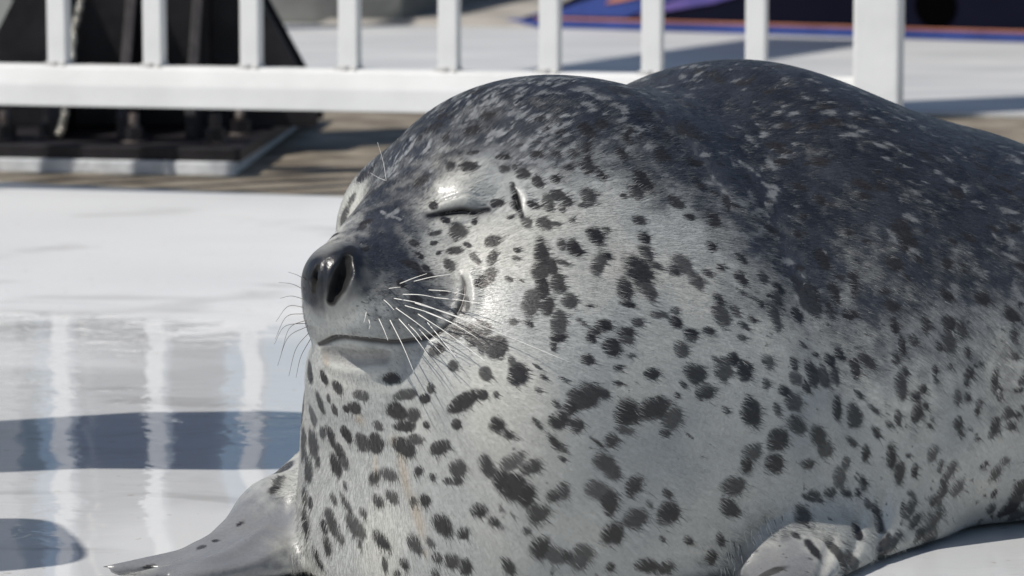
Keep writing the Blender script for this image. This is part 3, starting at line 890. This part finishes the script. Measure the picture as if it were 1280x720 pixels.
def mark_field(pts, marks, strength=None):
    """largest of 1 - r over all marks (r = elliptical radius)"""
    xs = np.argsort(pts[:, 0]); X = pts[xs]
    out = np.full(len(pts), -1.0, f32); sw = np.ones(len(pts), f32)
    for im, (c, n, u, w, a, b_) in enumerate(zip(*marks)):
        R = 2.0 * max(a, b_)
        i, j = np.searchsorted(X[:, 0], [c[0] - R, c[0] + R])
        if j <= i: continue
        d = X[i:j] - c
        m = np.where((np.abs(d[:, 1]) < R) & (np.abs(d[:, 2]) < R))[0]
        if not len(m): continue
        d = d[m]
        v_ = 1 - np.sqrt(((d @ u) / a) ** 2 + ((d @ w) / b_) ** 2 + ((d @ n) / (1.2 * max(a, b_))) ** 2)
        t = out[i:j]
        if strength is not None:
            k = v_ > t[m]; sw[i:j][m[k]] = strength[im]
        t[m] = np.maximum(t[m], v_)
    res = np.empty_like(out); res[xs] = out
    if strength is None: return res
    rs = np.empty_like(sw); rs[xs] = sw
    return res, rs


marks = to_marks(SP[:, 0], SP[:, 1], SP[:, 2] * 1.22, SP[:, 3] * 1.22, SP[:, 4])
dc, dh = trace(sdf_base, DK[:, 0], DK[:, 1])
DP, DV = dc[dh], DK[dh, 2]


def dark_field(p):
    num = np.zeros(len(p), f32); den = np.zeros(len(p), f32)
    for c, v_ in zip(DP, DV):
        r2 = ((p - c) ** 2).sum(1) + 0.010 ** 2
        w = 1 / (r2 * r2)
        num += w * v_; den += w
    return num / den


DVERT = chunked(dark_field, V.astype(f32))
SUB = rng.choice(len(V), 50000, replace=False)
VS, NS, DS = V[SUB], NRM[SUB], DVERT[SUB]
# spots on the sides the photograph does not show, and fine ones between
dirn = CAM - VS; facing = (dirn * NS).sum(1) / np.linalg.norm(dirn, axis=1)
ctr = (VS - CAM); zc_ = ctr @ FW
pxv = 640 + F * ctr[:, 0] / zc_; pyv = 360 - F * (ctr @ UP) / zc_
inview = (facing > 0.05) & (pxv < 1290) & (pyv < 725) & (pxv > 0)


def random_marks(sel, n, amin, amax, asp, jitter=0.4):
    k = rng.choice(sel, n)
    c = VS[k]; nn = NS[k]; t = flow(c, nn)
    t = t + rng.normal(0, jitter, t.shape); t -= nn * (t * nn).sum(1)[:, None]; t /= np.linalg.norm(t, axis=1)[:, None]
    w = np.cross(nn, t)
    a = amin + (amax - amin) * rng.random(n) ** 2
    return [c, nn, t, w, a, a / (asp[0] + (asp[1] - asp[0]) * rng.random(n))]


m2 = random_marks(np.where(~inview & (DS < 0.6))[0], 420, 0.003, 0.011, (1.0, 2.2))
m3 = random_marks(np.where(inview & (pxv > 930) & (pyv > 330) & (DS < 0.6))[0], 150, 0.0012, 0.003, (1.3, 2.6))
m4 = random_marks(np.where(inview & (pxv > 560) & (DS < 0.2))[0], 70, 0.0008, 0.002, (1.8, 3.5))
m5 = random_marks(np.where(DS > 0.55)[0], 420, 0.003, 0.009, (1.0, 2.4))
allm = [np.concatenate([a, b_, c, d, e]) for a, b_, c, d, e in zip(marks, m2, m3, m4, m5)]
STR = np.clip(1.0 - 0.16 * rng.random(len(allm[0])) ** 2 - np.where(allm[4] < 0.0022, 0.12, 0), 0.6, 1).astype(f32)
# pale flecks in the dark saddle, in clumps
clump = fbm(VS, 16, 2)
fs = np.where((DS > 0.5) & (clump > 0.47) & (np.linalg.norm(VS - NOSE, axis=1) > 0.075))[0]
flm = random_marks(fs, 1100, 0.0025, 0.0085, (1.5, 3.6), 0.60)
fh = np.where(inview & (DS > 0.4) & (pxv > 455) & (pxv < 760) & (pyv < 240) & (fbm(VS + 2, 30, 2) > 0.45))[0]
flh = random_marks(fh, 430, 0.0022, 0.0068, (2.2, 4.5), 0.25)
# follicle dots on the whisker pad
fd = np.array([(350, 255), (385, 290), (430, 295), (370, 297), (345, 345), (400, 350), (455, 350), (490, 340), (520, 335), (560, 330), (600, 315), (500, 390), (450, 395), (420, 385),
               (540, 300), (360, 375), (395, 400), (545, 370), (590, 365), (630, 350), (650, 410), (610, 430), (560, 420), (515, 440), (470, 440), (660, 300), (330, 310), (310, 330)], float)
fm_ = to_marks(370 + fd[:, 0] / 4, 300 + fd[:, 1] / 4, np.full(len(fd), 2.4), np.full(len(fd), 1.2), np.full(len(fd), 20.0))
# peach stains on the chest and pink scars
stn = np.array([(449, 524, 12, 8, 30), (505, 590, 9, 48, -10), (522, 645, 9, 46, -14), (470, 585, 5, 26, 0), (408, 448, 5, 14, -25), (532, 690, 6, 8, 0), (495, 550, 12, 10, 0)], float)
sm_ = to_marks(*stn.T)

C_LIGHT = np.array([0.55, 0.545, 0.50]); C_LIGHT2 = np.array([0.42, 0.43, 0.415])
C_DARK = np.array([0.017, 0.020, 0.028]); C_DARK2 = np.array([0.038, 0.043, 0.055])
C_SPOT = np.array([0.027, 0.025, 0.025]); C_FLECK = np.array([0.27, 0.28, 0.285])


def sstep(x_, a, b_):
    t = np.clip((x_ - a) / (b_ - a), 0, 1); return t * t * (3 - 2 * t)


def coat(p, dk, jit=0.0):
    """colour and gloss of the coat at points on the body"""
    p32 = p.astype(f32)
    n1 = fbm(p, 62, 3); n2 = fbm(p + 5, 160, 2); n3 = fbm(p + 9, 22, 2); n4 = fbm(p + 13, 330, 2)
    dk = sstep(dk + 0.42 * (n1 - 0.5) + 0.40 * (n2 - 0.5) + jit * 0.6, 0.08, 0.86)[:, None]
    light = C_LIGHT + (C_LIGHT2 - C_LIGHT) * sstep(n3, 0.3, 0.7)[:, None]
    dark = C_DARK + (C_DARK2 - C_DARK) * sstep(n1, 0.3, 0.7)[:, None]
    col = light * (1 - dk) + dark * dk
    st = sstep(mark_field(p32, sm_) + 0.5 * (n2 - 0.5), -0.15, 0.9)[:, None] * 0.5
    col = col * (1 - st) + np.array([0.42, 0.33, 0.23]) * st
    fl = sstep(mark_field(p32, flm) + 1.3 * (n4 - 0.5) + 0.8 * (n2 - 0.5) + jit * 0.6, -0.02, 0.50)[:, None] * 0.70
    col = col * (1 - fl) + C_FLECK * fl
    fl = sstep(mark_field(p32, flh) + 1.2 * (n4 - 0.5) + 0.6 * (n2 - 0.5) + jit, -0.05, 0.50)[:, None] * 0.80
    col = col * (1 - fl) + C_FLECK * 1.15 * fl
    fs_ = (1 - sstep(pl_d(p), -0.010, 0.004))[:, None] * 0.8          # bare flipper skin
    col = col * (1 - fs_) + (np.array([0.165, 0.17, 0.185]) * (0.6 + 0.5 * n2 + 0.3 * n1)[:, None]) * fs_
    mf, ms = mark_field(p32, allm, STR)
    sp = ms[:, None] * sstep(mf - 0.25 * (1 - ms) + 0.55 * (n2 - 0.5) + 0.2 * (n1 - .5) + jit, -0.14, 0.24)[:, None]
    col = col * (1 - sp) + C_SPOT * sp
    dn_ = np.linalg.norm(p - NPAD[0], axis=1)[:, None]; w_ = 1 - sstep(dn_, 0.016, 0.034)
    col = col * (1 - 0.65 * w_)
    fo = sstep(mark_field(p32, fm_), 0.0, 0.5)[:, None] * 0.85
    col = col * (1 - fo) + C_SPOT * fo
    ey = near_feature(p, 'eye', 0.006)[:, None] * 0.55
    col = col * (1 - ey) + C_DARK * ey
    il = near_feature(p, 'inner_lip', 0.003)[:, None] * 0.6
    col = col * (1 - il) + np.array([0.17, 0.165, 0.165]) * il
    # bare skin; inner shade of nostrils, ear, mouth line and eye slit painted in
    for gi, cc, e0, e1 in (('mouth', (0.05, 0.045, 0.042), 0.0004, -0.0014), ('eye', (0.012, 0.011, 0.012), 0.0026, 0.0), ('ear', (0.012, 0.012, 0.012), 0.0016, 0.0), ('nostril', (0.004, 0.004, 0.004), 0.0022, 0.0004), ('far_nostril', (0.005, 0.005, 0.005), 0.0012, 0.0)):
        w = GR[gi][0]
        m = ((p32 > w.min(0) - .02) & (p32 < w.max(0) + .02)).all(1)
        if m.any():
            t = sstep(-poly_sd(p32[m], gi), -e0, -e1)[:, None]
            col[m] = col[m] * (1 - t) + np.array(cc) * t
    return col


NPAD = [P(415, 349, 2.305)]


def near_feature(p, name, reach):
    w, rr = GR[name][0], GR[name][1]
    out = np.zeros(len(p))
    m = ((p > w.min(0) - .03) & (p < w.max(0) + .03)).all(1)
    if m.any(): out[m] = 1 - sstep(poly_sd(p[m].astype(f32), name), 0.0, reach)
    return out


BROW = trace(sdf_base, [590], [243])[0][0]


def gloss(p):
    """roughness: wet nose, brow and flipper skin shine more"""
    r = np.full(len(p), 0.385)
    dn_ = np.linalg.norm(p - NPAD[0], axis=1)
    r -= 0.07 * (1 - sstep(dn_, 0.018, 0.034))
    r -= 0.15 * (1 - sstep(np.linalg.norm(p - BROW, axis=1), 0.018, 0.036))
    fl = (pl_d(p) < 0.0)
    r[fl] -= 0.13
    for nm in ("nostril", "far_nostril"):
        r += (0.95 - r) * near_feature(p, nm, 0.0012)
    return np.clip(r, 0.1, 1)


FLP = [(P(395, 632, 2.50), P(262, 703, 2.41)), (P(262, 703, 2.41), P(125, 727, 2.375)), (P(385, 680, 2.46), P(215, 745, 2.33)), (P(988, 735, 2.39), P(935, 790, 2.27)), (P(1010, 785, 2.30), P(905, 830, 2.15)), (P(935, 790, 2.27), P(850, 820, 2.17))]


def pl_d(p):
    d = np.full(len(p), 9.0)
    for a, b_ in FLP: d = np.minimum(d, sd_cone(p.astype(f32), a, b_, 0.036, 0.03))
    return d


m, N, L, b = new_mat("seal coat")
at = N.new("ShaderNodeAttribute"); at.attribute_name = "coat"
ag = N.new("ShaderNodeAttribute"); ag.attribute_name = "gloss"
tc = N.new("ShaderNodeTexCoord")
n = N.new("ShaderNodeTexNoise"); n.inputs["Scale"].default_value = 420; n.inputs["Detail"].default_value = 3
L.new(tc.outputs["Object"], n.inputs["Vector"])
r = N.new("ShaderNodeMapRange"); r.inputs["To Min"].default_value = 0.84; r.inputs["To Max"].default_value = 1.16
L.new(n.outputs[0], r.inputs[0])
x = N.new("ShaderNodeVectorMath"); x.operation = 'SCALE'
L.new(at.outputs["Color"], x.inputs[0]); L.new(r.outputs[0], x.inputs["Scale"])
L.new(x.outputs[0], b.inputs["Base Color"])
L.new(ag.outputs["Fac"], b.inputs["Roughness"])
b.inputs["Specular IOR Level"].default_value = 0.55
bp = N.new("ShaderNodeBump"); bp.inputs["Strength"].default_value = 0.25; bp.inputs["Distance"].default_value = 0.0012
L.new(n.outputs[0], bp.inputs["Height"]); L.new(bp.outputs[0], b.inputs["Normal"])
M_seal = m


def raw_mesh(name, v, faces, k, cols, gl, mat, smooth, odd=()):
    me = bpy.data.meshes.new(name)
    lp = np.concatenate([faces.ravel(), np.array([i for f_ in odd for i in f_], int)]) if len(odd) else faces.ravel()
    ls = np.arange(0, faces.size, k)
    if len(odd): ls = np.concatenate([ls, faces.size + np.concatenate([[0], np.cumsum([len(f_) for f_ in odd])[:-1]])])
    me.vertices.add(len(v)); me.vertices.foreach_set("co", v.astype(f32).ravel())
    me.loops.add(len(lp)); me.loops.foreach_set("vertex_index", lp.astype(np.int32))
    me.polygons.add(len(ls)); me.polygons.foreach_set("loop_start", ls.astype(np.int32))
    me.polygons.foreach_set("use_smooth", np.full(len(ls), smooth))
    me.update(calc_edges=True)
    ca = me.attributes.new("coat", 'FLOAT_COLOR', 'POINT')
    ca.data.foreach_set("color", np.concatenate([cols, np.ones((len(cols), 1))], 1).astype(f32).ravel())
    ga = me.attributes.new("gloss", 'FLOAT', 'POINT'); ga.data.foreach_set("value", gl.astype(f32))
    me.materials.append(mat)
    return link(bpy.data.objects.new(name, me))




def refine_face(v, q, near):
    """split the quads marked near into four; their neighbours take up the new edge points"""
    e = np.stack([q, np.roll(q, -1, 1)], -1); e = np.sort(e, -1)
    key = e[..., 0] * len(v) + e[..., 1]
    uk = np.unique(key[near]); ea, eb = uk // len(v), uk % len(v)
    fq = q[near]
    nv = np.concatenate([v, (v[ea] + v[eb]) / 2, v[fq].mean(1)])
    ei = len(v) + np.searchsorted(uk, key[near]); fi = len(v) + len(uk) + np.arange(len(fq))
    fine = np.concatenate([np.stack([fq[:, k], ei[:, k], fi, ei[:, k - 1]], 1) for k in range(4)])
    rq, rk = q[~near], key[~near]
    pos = np.clip(np.searchsorted(uk, rk), 0, len(uk) - 1); has = uk[pos] == rk
    plain = rq[~has.any(1)]
    odd = []
    for qq, pp, hh in zip(rq[has.any(1)], pos[has.any(1)], has[has.any(1)]):
        f_ = []
        for k in range(4):
            f_.append(qq[k])
            if hh[k]: f_.append(len(v) + pp[k])
        odd.append(f_)
    return nv, np.concatenate([fine, plain]), odd


fc0 = V[Q].mean(1)
near = (np.linalg.norm(fc0 - P(500, 340, 2.35), axis=1) < 0.125) & (((CAM - fc0) * NRM[Q[:, 0]]).sum(1) > -0.3)
VF, QF, ODD = refine_face(V, Q, near)
VF[len(V):] = project(sdf_base, VF[len(V):], 1)
NF = np.concatenate([NRM, grad(sdf_base, VF[len(V):], 0.0009)])
DKF = np.concatenate([DVERT, chunked(dark_field, VF[len(V):].astype(f32))])
VD = VF + NF * relief(VF)[:, None]
seal = raw_mesh("seal", VD, QF, 4, coat(VF, DKF), gloss(VF), M_seal, True, ODD)
tag(seal, "spotted grey seal lying on the wet white deck with closed eyes and raised head", "seal")

# short flat-lying hairs that fray the edges of the spots
qa = V[Q]
area = 0.5 * np.linalg.norm(np.cross(qa[:, 2] - qa[:, 0], qa[:, 3] - qa[:, 1]), axis=1)
fc = qa.mean(1); dfc = fc - CAM
wgt = area * np.where(fc[:, 0] > 0.62, 0.25, 1.0) * np.where(fc[:, 2] < 0.006, 0, 1)
dnose = np.linalg.norm(fc - NPAD[0], axis=1)
wgt *= sstep(dnose, 0.022, 0.034)
wgt *= np.where(pl_d(fc) < 0.002, 0.0, 1)
for gi in ('nostril', 'far_nostril', 'mouth', 'eye', 'ear'):
    w, rr = GR[gi][0], GR[gi][1]
    mm = ((fc > w.min(0) - .02) & (fc < w.max(0) + .02)).all(1)
    t = np.ones(len(fc)); t[mm] = poly_sd(fc[mm].astype(f32), gi) > (0.0012 if gi != 'eye' else 0.0022)
    wgt *= t
NH = 460000
cdf = np.cumsum(wgt); pick = np.searchsorted(cdf, rng.random(NH) * cdf[-1])
uv = rng.random((NH, 2, 1)); qp = qa[pick]
root = (qp[:, 0] * (1 - uv[:, 0]) + qp[:, 1] * uv[:, 0]) * (1 - uv[:, 1]) + (qp[:, 3] * (1 - uv[:, 0]) + qp[:, 2] * uv[:, 0]) * uv[:, 1]
hn = NRM[Q[pick, 0]]
root0 = root
root = root + hn * relief(root)[:, None]
ht = flow(root, hn)
ht = ht + 0.16 * rng.normal(0, 1, ht.shape); ht -= hn * (ht * hn).sum(1)[:, None]; ht /= np.linalg.norm(ht, axis=1)[:, None]
hs = np.cross(hn, ht); roll = rng.normal(0, 0.09, (NH, 1))
hs = hs * np.cos(roll) + hn * np.sin(roll)
dn2 = np.linalg.norm(root - NOSE, axis=1)
ln = (0.0022 + 0.0042 * sstep(dn2, 0.04, 0.22)) * (0.6 + 0.8 * rng.random(NH))
wd = (0.00013 + 0.00013 * rng.random(NH))
base_ = root + hn * 0.00012
tip = root + ht * ln[:, None] + hn * (0.0001 + 0.0003 * rng.random(NH))[:, None]
tufts = []
for line, dv, n_ in (([(366, 572), (368, 605), (373, 640), (384, 690)], (-0.20, 0.97), 110), ([(902, 716), (918, 690), (945, 662), (985, 640)], (0.25, 0.95), 50)):
    c_ = np.array(spline([(a, b_, 0) for a, b_ in line], 40))[rng.integers(0, 40, n_)]
    w_, hit_ = trace(sdf_base, c_[:, 0] + rng.normal(0, 6, n_), c_[:, 1] + rng.normal(0, 6, n_))
    w_ = w_[hit_]; nn_ = grad(sdf_base, w_)
    d_ = RT[None] * dv[0] - UP[None] * dv[1] + nn_ * 0.15 + rng.normal(0, 0.16, w_.shape)
    d_ /= np.linalg.norm(d_, axis=1)[:, None]
    tufts.append((w_, nn_, d_))
tw, tn, td = [np.concatenate(x_) for x_ in zip(*tufts)]
tl = (0.005 + 0.006 * rng.random(len(tw)))[:, None]
tside = np.cross(tn, td); tside /= np.linalg.norm(tside, axis=1)[:, None]
tv = np.stack([tw - tside * .00025, tw + tside * .00025, tw + td * tl], 1).reshape(-1, 3)
tcol = np.where(rng.random((len(tw), 1)) < 0.3, C_SPOT * 1.4, C_LIGHT * 1.1) * (0.8 + 0.4 * rng.random((len(tw), 1)))
hv = np.stack([base_ - hs * wd[:, None], base_ + hs * wd[:, None], tip], 1).reshape(-1, 3)
hc = coat(root0, DVERT[Q[pick, 0]], rng.normal(0, 0.15, NH)) * (0.94 + 0.12 * rng.random((NH, 1)))
hg = gloss(root0)
hv = np.concatenate([hv, tv]); hc = np.concatenate([hc, tcol]); hg = np.concatenate([hg, np.full(len(tw), 0.4)])
fur = raw_mesh("fur", hv, np.arange(len(hv)).reshape(-1, 3), 3, np.repeat(hc, 3, 0), np.repeat(hg, 3), M_seal, False)
fur.parent = seal
tag(fur, kind="stuff")

# whiskers
M_wh = noise_mat("whisker", (0.80, 0.79, 0.74), (0.88, 0.87, 0.83), 30, 0.3)
M_wh_backlit = noise_mat("thin whisker painted backlit", (0.10, 0.09, 0.08), (0.2, 0.18, 0.16), 30, 0.4)  # dark backlit look of the far whiskers is put into the colour
WH = [((520, 218), (590, 190), (655, 168)), ((590, 207), (680, 185), (780, 170)), ((465, 243), (495, 238), (522, 236)), ((665, 250), (760, 256), (850, 275)), ((535, 272), (620, 274), (700, 288)),
      ((690, 288), (830, 302), (975, 330)), ((490, 292), (600, 312), (700, 345)), ((595, 315), (850, 398), (1372, 612)), ((500, 340), (650, 450), (800, 588)), ((545, 328), (660, 362), (780, 412)),
      ((610, 370), (770, 475), (965, 620)), ((700, 348), (830, 395), (940, 450)), ((655, 410), (730, 500), (800, 586)), ((415, 395), (440, 450), (460, 502)), ((470, 400), (535, 530), (590, 662)),
      ((515, 395), (590, 480), (665, 582)), ((610, 440), (670, 505), (730, 570)), ((352, 360), (347, 385), (340, 412)), ((650, 360), (790, 420), (910, 492)), ((440, 300), (465, 322), (490, 350)),
      ((365, 400), (370, 425), (366, 445)), ((560, 420), (600, 460), (630, 500))]


def whisker(pix, r0, mat, lift, n_=14):
    pp, hit = trace(sdf_base, [q[0] for q in pix], [q[1] for q in pix])
    d0 = (pp[0] - CAM) @ FW
    pts = []
    for i, q in enumerate(pix):
        t = i / (len(pix) - 1)
        d = d0 - lift * t
        if hit[i]: d = min(d, (pp[i] - CAM) @ FW - 0.0015 - 0.012 * t)
        pts.append(pp[0] if i == 0 else P(q[0], q[1], d))
    c = np.array(spline(pts, n_))
    for _ in range(4):
        dd = sdf_base(c.astype(f32)); need = np.clip(0.0012 - dd, 0, None); need[0] = 0
        vw = CAM - c; vw /= np.linalg.norm(vw, axis=1)[:, None]
        c = c + vw * need[:, None]
    sweep("whisker", c, [r0 * (1 - 0.60 * i / (n_ - 1)) for i in range(n_)], mat, seal, seg=6)


for wv_ in WH:
    whisker([(370 + a / 4, 300 + b_ / 4) for a, b_ in wv_], 0.00033, M_wh, 0.02)
for wv_ in (((382, 350), (372, 344), (360, 340)), ((380, 362), (365, 355), (348, 353)), ((380, 374), (364, 370), (350, 373)), ((380, 384), (360, 383), (345, 402)), ((381, 392), (358, 396), (344, 424)),
            ((383, 400), (362, 410), (352, 440)), ((384, 408), (360, 422), (347, 457)), ((386, 416), (370, 436), (361, 470)), ((388, 424), (376, 446), (370, 472)), ((383, 404), (356, 408), (343, 430))):
    whisker(wv_, 0.00026, M_wh_backlit, -0.03)
whisker([(483, 226), (479, 202), (472, 178)], 0.00022, M_wh, 0.0)
whisker([(483, 226), (473, 222), (463, 216)], 0.00022, M_wh, 0.0)

# ------------------------------------------------------------------ added unseen boards that throw the deck's shadows
shadow_caster("added unseen shadow caster, long blue board with a wavy edge on four white legs", G(140, 552)[:2], (1, 0.02), 0.62, 0.60, 0.30)
shadow_caster("added unseen shadow caster, short blue board on four white legs", G(-95, 690)[:2], (1, 0.30), 0.20, 0.50, 0.20)
